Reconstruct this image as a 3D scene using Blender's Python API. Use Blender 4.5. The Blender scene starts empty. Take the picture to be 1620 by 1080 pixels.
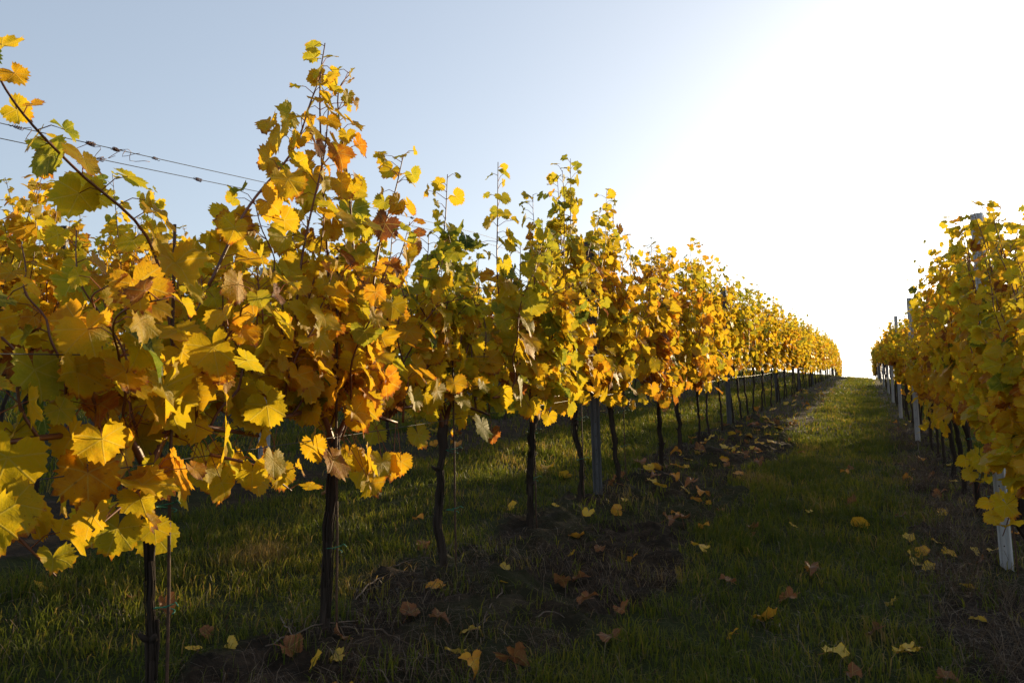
import bpy, math, random
import numpy as np
from mathutils import Vector, Matrix

# ------------------------------------------------------------------ camera, sky, sun, exposure
SC = bpy.context.scene
COL = SC.collection
rad = math.radians
SY, SX, H0 = 0.060, -0.125, 1.13          # slope up along the rows, slope up to the left, eye height

def cam_basis(p, y, r):
    fw = np.array([-math.sin(y)*math.cos(p), math.cos(y)*math.cos(p), math.sin(p)])
    rt = np.array([math.cos(y), math.sin(y), 0.0]); up = np.cross(rt, fw)
    return rt*math.cos(r)-up*math.sin(r), rt*math.sin(r)+up*math.cos(r), fw
B = cam_basis(rad(5.6), rad(23.7), rad(1.3))
cam_d = bpy.data.cameras.new('camera'); cam = bpy.data.objects.new('camera', cam_d); COL.objects.link(cam)
m = Matrix.Identity(4)
for i in range(3):
    m[i][0] = B[0][i]; m[i][1] = B[1][i]; m[i][2] = -B[2][i]
m[2][3] = H0
cam.matrix_world = m
cam_d.sensor_width = 36.0; cam_d.lens = 36.0*1271/1620
cam_d.clip_start = 0.05; cam_d.clip_end = 3000
cam_d.dof.use_dof = True; cam_d.dof.focus_distance = 5.5; cam_d.dof.aperture_fstop = 13
SC.camera = cam

SUN_EL, SUN_AZ = rad(9.2), rad(14.0)      # azimuth measured from the row direction to the right
w = bpy.data.worlds.new('World'); SC.world = w; w.use_nodes = True
nt = w.node_tree; nt.nodes.clear()
sky = nt.nodes.new('ShaderNodeTexSky'); sky.sky_type = 'NISHITA'; sky.sun_disc = False
sky.sun_elevation = SUN_EL; sky.sun_rotation = SUN_AZ
sky.altitude = 200; sky.air_density = 1.0; sky.dust_density = 2.2; sky.ozone_density = 3.2
bg = nt.nodes.new('ShaderNodeBackground'); bg.inputs[1].default_value = 0.15
out = nt.nodes.new('ShaderNodeOutputWorld')
hs_ = nt.nodes.new('ShaderNodeHueSaturation'); hs_.inputs['Saturation'].default_value = .74; hs_.inputs['Value'].default_value = 2.35
gm_ = nt.nodes.new('ShaderNodeGamma'); gm_.inputs[1].default_value = .60
nt.links.new(sky.outputs[0], hs_.inputs['Color']); nt.links.new(hs_.outputs[0], gm_.inputs[0]); nt.links.new(gm_.outputs[0], bg.inputs[0]); nt.links.new(bg.outputs[0], out.inputs[0])
sd = bpy.data.lights.new('sun', 'SUN'); sd.energy = 5.0; sd.angle = rad(0.6); sd.color = (1.0, 0.76, 0.44)
so = bpy.data.objects.new('sun', sd); COL.objects.link(so)
sdir = Vector((math.sin(SUN_AZ)*math.cos(SUN_EL), math.cos(SUN_AZ)*math.cos(SUN_EL), math.sin(SUN_EL)))
so.rotation_euler = sdir.to_track_quat('Z', 'Y').to_euler(); so.location = (4, 30, 12)
SC.view_settings.view_transform = 'Standard'; SC.view_settings.look = 'None'
SC.view_settings.gamma = 1.0; SC.view_settings.use_curve_mapping = False
SC.view_settings.exposure = 0.75
SC.cycles.max_bounces = 8; SC.cycles.diffuse_bounces = 4; SC.cycles.transmission_bounces = 6
SC.cycles.glossy_bounces = 2; SC.cycles.use_denoising = True

# ------------------------------------------------------------------ helpers
RNG = np.random.default_rng(7)
def noise2(x, y, s, seed=0):
    """value noise, vectorised"""
    x = np.asarray(x, float)/s; y = np.asarray(y, float)/s
    xi = np.floor(x).astype(np.int64); yi = np.floor(y).astype(np.int64)
    fx = x-xi; fy = y-yi; fx = fx*fx*(3-2*fx); fy = fy*fy*(3-2*fy)
    def h(a, b):
        n = (a*374761393+b*668265263+seed*974634777) & 0x7fffffff
        n = ((n ^ (n >> 13))*1274126177) & 0x7fffffff
        return ((n ^ (n >> 16)) & 0xffff)/65535.0
    return (h(xi, yi)*(1-fx)+h(xi+1, yi)*fx)*(1-fy)+(h(xi, yi+1)*(1-fx)+h(xi+1, yi+1)*fx)*fy
ROWS = {'L3': -6.85, 'L2': -4.32, 'L1': -1.79, 'R1': 0.72, 'R2': 3.22}
def gz(x, y):
    x = np.asarray(x, float); y = np.asarray(y, float)
    lat = np.where(np.abs(x) < 12, x, np.sign(x)*(12+10*np.tanh((np.abs(x)-12)/10)))
    z = SY*y+SX*lat
    over = np.maximum(0, y-50.0)
    z = z-0.0045*np.minimum(over, 40)**2-0.30*np.maximum(0, over-40)
    z = z-0.02*np.maximum(0, -y-6)
    z = z+0.035*(noise2(x, y, 1.3, 3)-.5)+0.02*(noise2(x, y, .45, 5)-.5)
    for rx in ROWS.values():
        z = z+0.035*np.exp(-((x-rx-.1)/.33)**2)
    return z
def soil(x, y):
    """1 where the worked strip under a row is bare, 0 in the grass lanes"""
    s = np.zeros_like(np.asarray(x, float))
    n = (noise2(x, y, .5, 11)-.5)*.34+(noise2(x, y, .16, 12)-.5)*.16
    for k, rx in ROWS.items():
        a, b = (-.16, .80) if k[0] == 'L' else (-.42, .28)
        d = np.minimum(x-(rx+a), (rx+b)-x)+n
        s = np.maximum(s, np.clip(d/.10+.5, 0, 1))
    return s

def mesh_np(name, V, faces, mats=(), mat_idx=None, attrs=None, smooth=True):
    """faces: list of (n,k) int arrays"""
    me = bpy.data.meshes.new(name)
    V = np.asarray(V, np.float32)
    me.vertices.add(len(V)); me.vertices.foreach_set('co', V.ravel())
    idx = np.concatenate([f.ravel() for f in faces]).astype(np.int32)
    cnt = np.concatenate([np.full(len(f), f.shape[1]) for f in faces]).astype(np.int32)
    me.loops.add(len(idx)); me.loops.foreach_set('vertex_index', idx)
    me.polygons.add(len(cnt))
    me.polygons.foreach_set('loop_start', np.concatenate([[0], np.cumsum(cnt)[:-1]]).astype(np.int32))
    me.polygons.foreach_set('loop_total', cnt)
    me.polygons.foreach_set('use_smooth', np.full(len(cnt), smooth))
    for mm in mats: me.materials.append(mm)
    if mat_idx is not None: me.polygons.foreach_set('material_index', np.asarray(mat_idx, np.int32))
    for an, ty, data in (attrs or ()):
        a = me.attributes.new(an, ty, 'POINT')
        a.data.foreach_set('color' if ty == 'FLOAT_COLOR' else ('vector' if ty == 'FLOAT_VECTOR' else 'value'), np.asarray(data, np.float32).ravel())
    me.update(calc_edges=True); me.validate()
    return me
def obj(name, me, parent=None, loc=(0, 0, 0)):
    o = bpy.data.objects.new(name, me); COL.objects.link(o)
    o.location = loc
    if parent: o.parent = parent
    return o
def tag(o, label, cat, group=None, kind=None):
    if label: o['label'] = label
    if cat: o['category'] = cat
    if group: o['group'] = group
    if kind: o['kind'] = kind
    return o
def copy_tree(o, parent=None):
    c = o.copy(); COL.objects.link(c); c.parent = parent
    for ch in o.children: copy_tree(ch, c)
    return c
def norm(a): return a/np.maximum(np.linalg.norm(a, axis=-1, keepdims=True), 1e-9)

def tube(P, r, k=6, cap=True, rough=0.0, rng=None):
    """tube along polyline P with radii r -> V, faces(list)"""
    P = np.asarray(P, float); n = len(P); r = np.broadcast_to(np.asarray(r, float), (n,))
    T = norm(np.gradient(P, axis=0)); ref = np.array([0.3, 0.9, 0.1]) if abs(T[0][1]) < .8 else np.array([.9, .1, .3])
    U = norm(np.cross(T, ref)); W = np.cross(T, U)
    a = np.linspace(0, 2*math.pi, k, endpoint=False)
    rr = r[:, None]*np.ones((n, k))
    if rough and rng is not None: rr = rr*(1+rough*(rng.random((n, k))-.5)*2)
    V = P[:, None]+rr[..., None]*(np.cos(a)[None, :, None]*U[:, None]+np.sin(a)[None, :, None]*W[:, None])
    V = V.reshape(-1, 3); F = []
    i = np.arange(n-1)[:, None]*k; j = np.arange(k)[None, :]; j2 = (j+1) % k
    q = np.stack([i+j, i+j2, i+k+j2, i+k+j], -1).reshape(-1, 4); F.append(q)
    if cap:
        F.append(np.arange(k)[::-1][None, :]); F.append((np.arange(k)+(n-1)*k)[None, :])
    return V, F
class MB:
    def __init__(s): s.V = []; s.F = []; s.M = []; s.n = 0
    def add(s, V, F, m=0):
        s.V.append(np.asarray(V, float))
        for f in F: s.F.append(f+s.n); s.M += [m]*len(f)
        s.n += len(V)
    def mesh(s, name, mats, smooth=True): return mesh_np(name, np.concatenate(s.V), s.F, mats, s.M, smooth=smooth)
def spline(P, n):
    P = np.asarray(P, float); t = np.linspace(0, len(P)-1, n); i = np.clip(t.astype(int), 0, len(P)-2); f = (t-i)[:, None]
    Q = np.concatenate([[2*P[0]-P[1]], P, [2*P[-1]-P[-2]]]); a, b, c, d = Q[i], Q[i+1], Q[i+2], Q[i+3]
    return .5*((2*b)+(-a+c)*f+(2*a-5*b+4*c-d)*f*f+(-a+3*b-3*c+d)*f**3)

# ------------------------------------------------------------------ materials
class NT:
    def __init__(s, name):
        s.m = bpy.data.materials.new(name); s.m.use_nodes = True; s.t = s.m.node_tree; s.t.nodes.clear()
        s.out = s.n('ShaderNodeOutputMaterial')
    def n(s, ty, **kw):
        x = s.t.nodes.new(ty)
        for k, v in kw.items(): setattr(x, k, v)
        return x
    def l(s, a, b): s.t.links.new(a, b)
    def put(s, sock, v):
        if isinstance(v, bpy.types.NodeSocket): s.l(v, sock)
        else: sock.default_value = v
    def math(s, op, a, b=0.0, c=0.0, clamp=False):
        x = s.n('ShaderNodeMath', operation=op, use_clamp=clamp)
        for i, v in enumerate((a, b, c)): s.put(x.inputs[i], v)
        return x.outputs[0]
    def mix(s, f, a, b, mode='MIX'):
        x = s.n('ShaderNodeMix', data_type='RGBA', blend_type=mode)
        s.put(x.inputs[0], f); s.put(x.inputs[6], a if not isinstance(a, tuple) else (*a, 1)[:4]); s.put(x.inputs[7], b if not isinstance(b, tuple) else (*b, 1)[:4])
        return x.outputs[2]
    def noise(s, scale, detail=3, vec=None, rough=.5):
        x = s.n('ShaderNodeTexNoise'); x.inputs['Scale'].default_value = scale; x.inputs['Detail'].default_value = detail
        x.inputs['Roughness'].default_value = rough
        if vec is not None: s.l(vec, x.inputs['Vector'])
        return x.outputs[0]
    def ramp(s, f, stops, interp='LINEAR'):
        x = s.n('ShaderNodeValToRGB'); e = x.color_ramp.elements; x.color_ramp.interpolation = interp
        while len(e) < len(stops): e.new(.5)
        for i, (p, c) in enumerate(stops): e[i].position = p; e[i].color = (*c, 1)
        s.l(f, x.inputs[0]); return x.outputs[0]
    def smooth(s, v, a, b):
        x = s.n('ShaderNodeMapRange', interpolation_type='SMOOTHSTEP'); s.put(x.inputs[0], v)
        x.inputs[1].default_value = a; x.inputs[2].default_value = b; return x.outputs[0]

def leaf_mat(name, trans=.5, dry=False):
    N = NT(name)
    at = N.n('ShaderNodeAttribute', attribute_name='tint'); sep = N.n('ShaderNodeSeparateColor'); N.l(at.outputs[0], sep.inputs[0])
    t, r2, r3 = sep.outputs
    lc = N.n('ShaderNodeAttribute', attribute_name='lc'); sx = N.n('ShaderNodeSeparateXYZ'); N.l(lc.outputs[1], sx.inputs[0])
    x, y = sx.outputs[0], sx.outputs[1]
    rho = N.math('SQRT', N.math('ADD', N.math('MULTIPLY', x, x), N.math('MULTIPLY', y, y)))
    th = N.math('ABSOLUTE', N.math('ARCTAN2', x, y))
    dv = N.math('MINIMUM', N.math('ABSOLUTE', th), N.math('MINIMUM', N.math('ABSOLUTE', N.math('SUBTRACT', th, .92)), N.math('ABSOLUTE', N.math('SUBTRACT', th, 1.95))))
    dist = N.math('MULTIPLY', dv, rho)
    vein = N.math('SUBTRACT', 1, N.smooth(dist, .008, .035))
    # side veins: chevrons along each main vein
    sv = N.math('SINE', N.math('MULTIPLY', N.math('SUBTRACT', rho, N.math('MULTIPLY', dv, .55)), 38.0))
    sv = N.math('MULTIPLY', N.smooth(sv, .86, 1.0), .45)
    vv = N.math('MAXIMUM', vein, sv)
    comb = N.n('ShaderNodeCombineXYZ'); N.l(x, comb.inputs[0]); N.l(y, comb.inputs[1]); N.l(N.math('MULTIPLY', r3, 40), comb.inputs[2])
    nz = N.noise(2.2, 4, comb.outputs[0], .6); nf = N.noise(9, 3, comb.outputs[0], .6)
    oi = N.n('ShaderNodeObjectInfo')
    tt = N.math('ADD', t, N.math('MULTIPLY', N.math('SUBTRACT', nz, .5), .42))
    tt = N.math('ADD', tt, N.math('MULTIPLY', N.math('SUBTRACT', oi.outputs['Random'], .5), .10))
    # rims turn first
    rim = N.math('MULTIPLY', N.smooth(N.math('ADD', rho, N.math('MULTIPLY', nf, .35)), .85, 1.25), N.math('MULTIPLY', N.smooth(r2, .3, .95), .55))
    tt = N.math('ADD', tt, rim, clamp=True)
    col = N.ramp(tt, [(0, (.045, .080, .010)), (.18, (.13, .165, .014)), (.34, (.37, .33, .014)), (.52, (.60, .41, .009)), (.72, (.65, .315, .008)), (.86, (.42, .12, .009)), (1, (.16, .05, .018))])
    if dry: col = N.ramp(tt, [(0, (.55, .42, .16)), (.30, (.60, .40, .06)), (.45, (.68, .40, .02)), (.62, (.58, .24, .02)), (.8, (.26, .09, .028)), (1, (.11, .055, .032))])
    col = N.mix(N.math('MULTIPLY', vv, .35), col, (.55, .48, .12))
    spots = N.math('MULTIPLY', N.smooth(nf, .62, .70), N.smooth(r2, .35, .8))
    col = N.mix(N.math('MULTIPLY', spots, .7), col, (.12, .05, .015))
    geo = N.n('ShaderNodeNewGeometry')
    back = N.math('MULTIPLY', geo.outputs['Backfacing'], .05)
    cold = N.mix(back, col, (.50, .47, .22))
    p = N.n('ShaderNodeBsdfPrincipled'); N.l(cold, p.inputs['Base Color']); p.inputs['Roughness'].default_value = .5
    p.inputs['Specular IOR Level'].default_value = .2
    bmp = N.n('ShaderNodeBump'); bmp.inputs['Strength'].default_value = .35; bmp.inputs['Distance'].default_value = .004
    hgt = N.math('ADD', N.math('MULTIPLY', vv, -1.0), N.math('MULTIPLY', nf, 1.2)); N.l(hgt, bmp.inputs['Height']); N.l(bmp.outputs[0], p.inputs['Normal'])
    tr = N.n('ShaderNodeBsdfTranslucent')
    tc = N.n('ShaderNodeGamma'); N.l(col, tc.inputs[0]); tc.inputs[1].default_value = .92
    N.l(tc.outputs[0], tr.inputs[0]); N.l(bmp.outputs[0], tr.inputs['Normal'])
    mx = N.n('ShaderNodeMixShader'); mx.inputs[0].default_value = trans
    N.l(p.outputs[0], mx.inputs[1]); N.l(tr.outputs[0], mx.inputs[2]); N.l(mx.outputs[0], N.out.inputs[0])
    return N.m
def simple_mat(name, stops, scale, rough=.8, bump=.4, dist=.004, stretch=(1, 1, 1), metal=0.0, spec=.3, rand=0.0):
    N = NT(name); tc = N.n('ShaderNodeTexCoord'); mp = N.n('ShaderNodeMapping'); mp.inputs['Scale'].default_value = stretch
    N.l(tc.outputs['Object'], mp.inputs[0]); nz = N.noise(scale, 5, mp.outputs[0], .62)
    f = nz
    if rand:
        oi = N.n('ShaderNodeObjectInfo'); f = N.math('ADD', nz, N.math('MULTIPLY', N.math('SUBTRACT', oi.outputs['Random'], .5), rand))
    c = N.ramp(f, stops); p = N.n('ShaderNodeBsdfPrincipled'); N.l(c, p.inputs['Base Color'])
    p.inputs['Roughness'].default_value = rough; p.inputs['Metallic'].default_value = metal; p.inputs['Specular IOR Level'].default_value = spec
    b = N.n('ShaderNodeBump'); b.inputs['Strength'].default_value = bump; b.inputs['Distance'].default_value = dist
    N.l(nz, b.inputs['Height']); N.l(b.outputs[0], p.inputs['Normal']); N.l(p.outputs[0], N.out.inputs[0])
    return N.m
M_LEAF = leaf_mat('vine_leaf', .64)
M_DRY = leaf_mat('fallen_leaf', .3, True)
M_BARK = simple_mat('bark', [(.3, (.018, .012, .008)), (.55, (.035, .023, .016)), (.8, (.08, .055, .038))], 22, .9, 1.0, .012, (1, 1, .16))
M_CANE = simple_mat('cane', [(.3, (.07, .022, .012)), (.6, (.16, .055, .025)), (.85, (.26, .11, .05))], 14, .5, .3, .002, (1, 1, .3), spec=.5)
M_PET = simple_mat('petiole', [(.3, (.20, .05, .02)), (.7, (.32, .12, .04))], 12, .5, .1, .001)
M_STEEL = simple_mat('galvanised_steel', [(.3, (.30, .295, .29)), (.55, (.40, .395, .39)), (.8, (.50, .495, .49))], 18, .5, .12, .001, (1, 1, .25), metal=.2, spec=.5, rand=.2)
M_STEELD = simple_mat('shaded_steel', [(.3, (.045, .044, .044)), (.55, (.075, .074, .074)), (.8, (.12, .118, .115))], 18, .6, .2, .001, (1, 1, .25), metal=.2, spec=.4, rand=.2)  # darker copy of the post steel: shade painted into left-hand posts
M_HOLE = simple_mat('punched_hole', [(.3, (.02, .012, .01)), (.7, (.06, .03, .02))], 30, .9)
M_WIRE = simple_mat('wire', [(.3, (.03, .03, .03)), (.7, (.08, .08, .08))], 40, .5, .1, .001, metal=.2)
M_ROD = simple_mat('rusty_rod', [(.3, (.03, .018, .012)), (.7, (.12, .06, .035))], 40, .7, .5, .002)
M_TIE = simple_mat('green_tie', [(.3, (.01, .12, .07)), (.7, (.02, .22, .13))], 20, .5)
M_TWIG = simple_mat('twig', [(.3, (.07, .045, .03)), (.7, (.20, .15, .11))], 20, .8, rand=.4)

def blade_mat(name, stops, trans):
    N = NT(name); at = N.n('ShaderNodeAttribute', attribute_name='tint'); sep = N.n('ShaderNodeSeparateColor'); N.l(at.outputs[0], sep.inputs[0])
    c = N.ramp(sep.outputs[0], stops)
    c = N.mix(N.math('MULTIPLY', sep.outputs[1], .45), c, tuple(np.array(stops[-1][1])*.9))
    p = N.n('ShaderNodeBsdfPrincipled'); N.l(c, p.inputs['Base Color']); p.inputs['Roughness'].default_value = .5; p.inputs['Specular IOR Level'].default_value = .35
    tr = N.n('ShaderNodeBsdfTranslucent'); N.l(N.mix(1.0, c, (1.2, 1.06, .65), 'MULTIPLY'), tr.inputs[0])
    mx = N.n('ShaderNodeMixShader'); mx.inputs[0].default_value = trans
    N.l(p.outputs[0], mx.inputs[1]); N.l(tr.outputs[0], mx.inputs[2]); N.l(mx.outputs[0], N.out.inputs[0]); return N.m
M_GRASS = blade_mat('grass_blade', [(0, (.042, .072, .011)), (.4, (.080, .120, .013)), (.75, (.165, .175, .022)), (.93, (.21, .17, .045)), (1, (.27, .20, .08))], .68)
M_STRAW = blade_mat('dry_blade', [(0, (.05, .03, .02)), (.5, (.075, .048, .03)), (1, (.22, .16, .10))], .25)

def ground_mat():
    N = NT('earth'); at = N.n('ShaderNodeAttribute', attribute_name='bare')
    geo = N.n('ShaderNodeNewGeometry'); n1 = N.noise(7, 6, geo.outputs['Position'], .65); n2 = N.noise(45, 5, geo.outputs['Position'], .7); n3 = N.noise(1.1, 3, geo.outputs['Position'])
    soilc = N.ramp(N.math('ADD', N.math('MULTIPLY', n1, .6), N.math('MULTIPLY', n2, .4)), [(.32, (.010, .008, .006)), (.5, (.028, .020, .013)), (.66, (.075, .052, .034))])
    moss = N.math('MULTIPLY', N.smooth(n3, .48, .62), .55); soilc = N.mix(moss, soilc, (.028, .036, .010))
    turf = N.ramp(n2, [(.3, (.018, .022, .008)), (.55, (.035, .042, .012)), (.75, (.07, .065, .025))])
    c = N.mix(at.outputs['Fac'], turf, soilc)
    p = N.n('ShaderNodeBsdfPrincipled'); N.l(c, p.inputs['Base Color']); p.inputs['Roughness'].default_value = .95; p.inputs['Specular IOR Level'].default_value = .1
    b = N.n('ShaderNodeBump'); b.inputs['Strength'].default_value = 1; b.inputs['Distance'].default_value = .03
    N.l(N.math('ADD', n1, N.math('MULTIPLY', n2, .6)), b.inputs['Height']); N.l(b.outputs[0], p.inputs['Normal']); N.l(p.outputs[0], N.out.inputs[0])
    return N.m

# ------------------------------------------------------------------ ground: one sheet to beyond the crest
def axis(parts):
    a = []
    for lo, hi, st in parts: a += list(np.arange(lo, hi, st))
    return np.array(a+[parts[-1][1]])
gx = axis([(-300, -40, 26), (-40, -14, 4), (-14, -7.5, .5), (-7.5, -3.4, .10), (-3.4, 2.2, .028), (2.2, 5, .12), (5, 14, .6), (14, 40, 4), (40, 300, 26)])
gy = axis([(-60, -8, 8), (-8, .6, .4), (.6, 6.5, .028), (6.5, 12, .05), (12, 25, .12), (25, 60, .5), (60, 100, 2), (100, 600, 25)])
GX, GY = np.meshgrid(gx, gy); GZ = gz(GX, GY); bare = soil(GX, GY)
fine = (GX > -3.5) & (GX < 2.3) & (GY < 14) & (GY > 0)
clod = (noise2(GX, GY, .10, 21)-.5)*.050+(np.abs(noise2(GX, GY, .06, 22)-.5)*2)**2*.035+(noise2(GX, GY, .24, 23)-.5)*.07
GZ = GZ+np.where(fine, clod*(.25+.95*bare), 0)
nyy, nxx = GX.shape
i = (np.arange(nyy-1)[:, None]*nxx+np.arange(nxx-1)[None, :])
q = np.stack([i, i+1, i+nxx+1, i+nxx], -1).reshape(-1, 4)
gm = mesh_np('ground', np.stack([GX, GY, GZ], -1).reshape(-1, 3), [q], [ground_mat()], attrs=[('bare', 'FLOAT', bare.ravel())])
tag(obj('ground', gm), None, None, kind='structure')

# ------------------------------------------------------------------ grass
def blades(name, X, Y, h, wd, tint, tint2, lean, mat, ztop=0.0, flat=0.0):
    n = len(X); a = RNG.random(n)*2*math.pi; Z = gz(X, Y)-.004
    s = np.stack([np.cos(a), np.sin(a), 0*a], -1)*wd[:, None]*.5
    b = RNG.random(n)*2*math.pi; L = np.stack([np.cos(b), np.sin(b), 0*b], -1)
    base = np.stack([X, Y, Z], -1)
    up = np.array([0, 0, 1.0])
    P1 = base+up*(h*.50)[:, None]*(1-flat)+L*(h*lean*.28)[:, None]+up*ztop
    P2 = base+up*(h*(.90-.35*np.minimum(lean, 1.2)))[:, None]*(1-flat)+L*(h*lean)[:, None]+up*ztop
    V = np.stack([base-s, base+s, P1+s*.8, P1-s*.8, P2], 1).reshape(-1, 3)
    k = np.arange(n)[:, None]*5
    F = [k+np.array([0, 1, 2, 3]), k+np.array([3, 2, 4])]
    c = np.stack([np.repeat(tint, 5), np.tile([0, 0, .4, .4, 1.0], n)*np.repeat(tint2, 5), np.zeros(5*n), np.ones(5*n)], -1)
    return mesh_np(name, V, F, [mat], attrs=[('tint', 'FLOAT_COLOR', c)], smooth=False)
def scatter(x0, x1, y0, y1, dens):
    n = int((x1-x0)*(y1-y0)*dens); return RNG.uniform(x0, x1, n), RNG.uniform(y0, y1, n)
GXs, GYs, GH, GW = [], [], [], []
for (x0, x1, y0, y1, dens, wd) in [(-3.2, 2.0, 1.2, 3.2, 6500, .0042), (-4.6, 2.4, 3.2, 6.0, 3600, .005), (-11, -4.6, 3.0, 6.0, 700, .010), (-12, -5.2, 6.0, 12, 420, .012), (-5.2, 2.6, 6.0, 12, 1900, .007), (-8, 2.8, 12, 26, 620, .012), (-9, 2.8, 26, 60, 130, .026)]:
    x, y = scatter(x0, x1, y0, y1, dens)
    s = soil(x, y); cl = noise2(x, y, .11, 31)*.6+noise2(x, y, .035, 32)*.4; big = noise2(x, y, .7, 33)
    # wheel tracks in the lane are shorter
    keep = RNG.random(len(x)) < np.where(s > .5, np.where(cl > .62, .34, .03), np.clip((cl-.22)*2.2+.15, .05, 1))*(.5+.5*big+.2)
    x, y, cl, big, s = x[keep], y[keep], cl[keep], big[keep], s[keep]
    h = (.035+.095*cl+.055*big)*RNG.uniform(.6, 1.35, len(x))*np.where(s > .5, .75, .85)*np.where((x < -1.9) & (y < 7), .8, 1)
    GXs.append(x); GYs.append(y); GH.append(h); GW.append(wd*RNG.uniform(.6, 1.3, len(x)))
X, Y, Hh, W = map(np.concatenate, (GXs, GYs, GH, GW)); n = len(X)
t = np.clip(.36+.55*np.clip(noise2(X, Y, .33, 44)-.66, 0, 1)*3+.30*(noise2(X, Y, .5, 41)-.5)*2+RNG.normal(0, .14, n)+np.where(RNG.random(n) < .07, .5, 0), 0, 1)
g = blades('grass', X, Y, Hh, W, t, RNG.random(n), RNG.uniform(.1, 1.0, n), M_GRASS)
tag(obj('grass', g), 'short dark green grass growing in the lanes between the vine rows', 'grass', kind='stuff')
# dead stalks, bark bits and mown straw lying on the worked strips
Xs, Ys, Hs = [], [], []
for (x0, x1, y0, y1, dens) in [(-3.2, 1.6, 1.2, 4, 1500), (-3.6, 1.6, 4, 9, 800), (-4.6, 1.4, 9, 22, 150)]:
    x, y = scatter(x0, x1, y0, y1, dens); s = soil(x, y); k = RNG.random(len(x)) < np.where(s > .4, 1, .22)*np.where(noise2(x, y, .35, 51) > .42, 1, .25)
    Xs.append(x[k]); Ys.append(y[k]); Hs.append(RNG.uniform(.05, .17, k.sum()))
X, Y, Hh = map(np.concatenate, (Xs, Ys, Hs)); n = len(X)
g = blades('dry_grass', X, Y, Hh, RNG.uniform(.0016, .0036, n), RNG.random(n)**1.6, RNG.random(n), RNG.uniform(.7, 1.3, n), M_STRAW, ztop=.028, flat=.62)
tag(obj('dry_grass', g), 'dead straw and dry stalks strewn over the bare soil under the vines', 'dry grass', kind='stuff')
# wiry brown dead weeds at the foot of the right row
x = RNG.normal(.42, .13, 5200); y = 2.6+RNG.random(5200)**1.2*12
k = noise2(x, y, .4, 61) > .45; x, y = x[k], y[k]; n = len(x)
g = blades('dead_weeds', x, y, RNG.uniform(.08, .26, n), RNG.uniform(.0018, .0035, n), RNG.random(n)*.8, RNG.random(n), RNG.uniform(.5, 1.5, n), M_STRAW)
tag(obj('dead_weeds', g), 'wiry brown dead weeds tangled at the foot of the right-hand vine row', 'weeds', kind='stuff')

# ------------------------------------------------------------------ leaf templates (radius 1, petiole at the origin, tip along +Y)
def leaf_template(lod):
    th_c = np.array([0, 22, 36, 56, 74, 92, 112, 132, 150, 166, 176])
    r_c = np.array([1.0, .90, .76, .92, .84, .72, .80, .77, .68, .46, .12])
    if lod in (0, 3): npts, tooth = 52, .075
    elif lod == 1: npts, tooth = 22, .05
    else: npts, tooth = 11, .0
    if lod == 3: npts, tooth, r_c = 52, .045, np.append(r_c[:-3]*.45+.46, [.74, .6, .3])
    th = np.linspace(-176, 176, npts)
    if lod == 1: th = np.array([-176, -160, -138, -118, -95, -74, -56, -38, -22, -10, 0, 10, 22, 38, 56, 74, 95, 118, 138, 160, 176.])
    if lod == 2: th = np.array([-170, -125, -93, -56, -36, 0, 36, 56, 93, 125, 170.])
    r = np.interp(np.abs(th), th_c, r_c)
    k = np.arange(len(th)); r = r*(1+np.where(k % 2 == 0, tooth, -tooth)*(np.abs(th) < 165))
    a = np.radians(th); ox, oy = r*np.sin(a), r*np.cos(a)
    n = len(th)
    if lod in (0, 3):
        V = [np.array([[0, 0]])]; rings = []
        for s, step in ((.38, 4), (.72, 2)):
            kk = np.arange(0, n, step); kk = np.unique(np.append(kk, n-1)); rings.append((kk, s))
        rs = np.interp(np.abs(th), th_c, r_c)
        V2 = [[0, 0]]; F3 = []; prev = None; base = 1; idx = []
        for kk, s in rings:
            ids = []
            for q_ in kk: V2.append([s*rs[q_]*math.sin(a[q_]), s*rs[q_]*math.cos(a[q_])]); ids.append(base); base += 1
            idx.append((kk, ids))
        ids = list(range(base, base+n)); V2 += [[ox[j], oy[j]] for j in range(n)]; idx.append((np.arange(n), ids))
        k0, i0 = idx[0]
        for j in range(len(i0)-1): F3.append([0, i0[j], i0[j+1]])
        for (ka, ia), (kb, ib) in zip(idx[:-1], idx[1:]):
            p = q_ = 0
            while p < len(ia)-1 or q_ < len(ib)-1:
                if q_ < len(ib)-1 and (p == len(ia)-1 or kb[q_+1] <= (ka[p]+ka[p+1])/2+.01): F3.append([ia[p], ib[q_], ib[q_+1]]); q_ += 1
                else: F3.append([ia[p], ib[q_], ia[p+1]]); p += 1
        V2 = np.array(V2, float); F3 = np.array(F3)
    else:
        V2 = np.concatenate([[[0, 0]], np.stack([ox, oy], -1)]); F3 = np.array([[0, j, j+1] for j in range(1, n)])
    # consistent winding: normal +Z (counter-clockwise in xy)
    A, Bq, C_ = V2[F3[:, 0]], V2[F3[:, 1]], V2[F3[:, 2]]
    cr = (Bq-A)[:, 0]*(C_-A)[:, 1]-(Bq-A)[:, 1]*(C_-A)[:, 0]; F3[cr < 0] = F3[cr < 0][:, ::-1]
    return V2, F3
TPL = [leaf_template(k) for k in range(4)]

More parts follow.
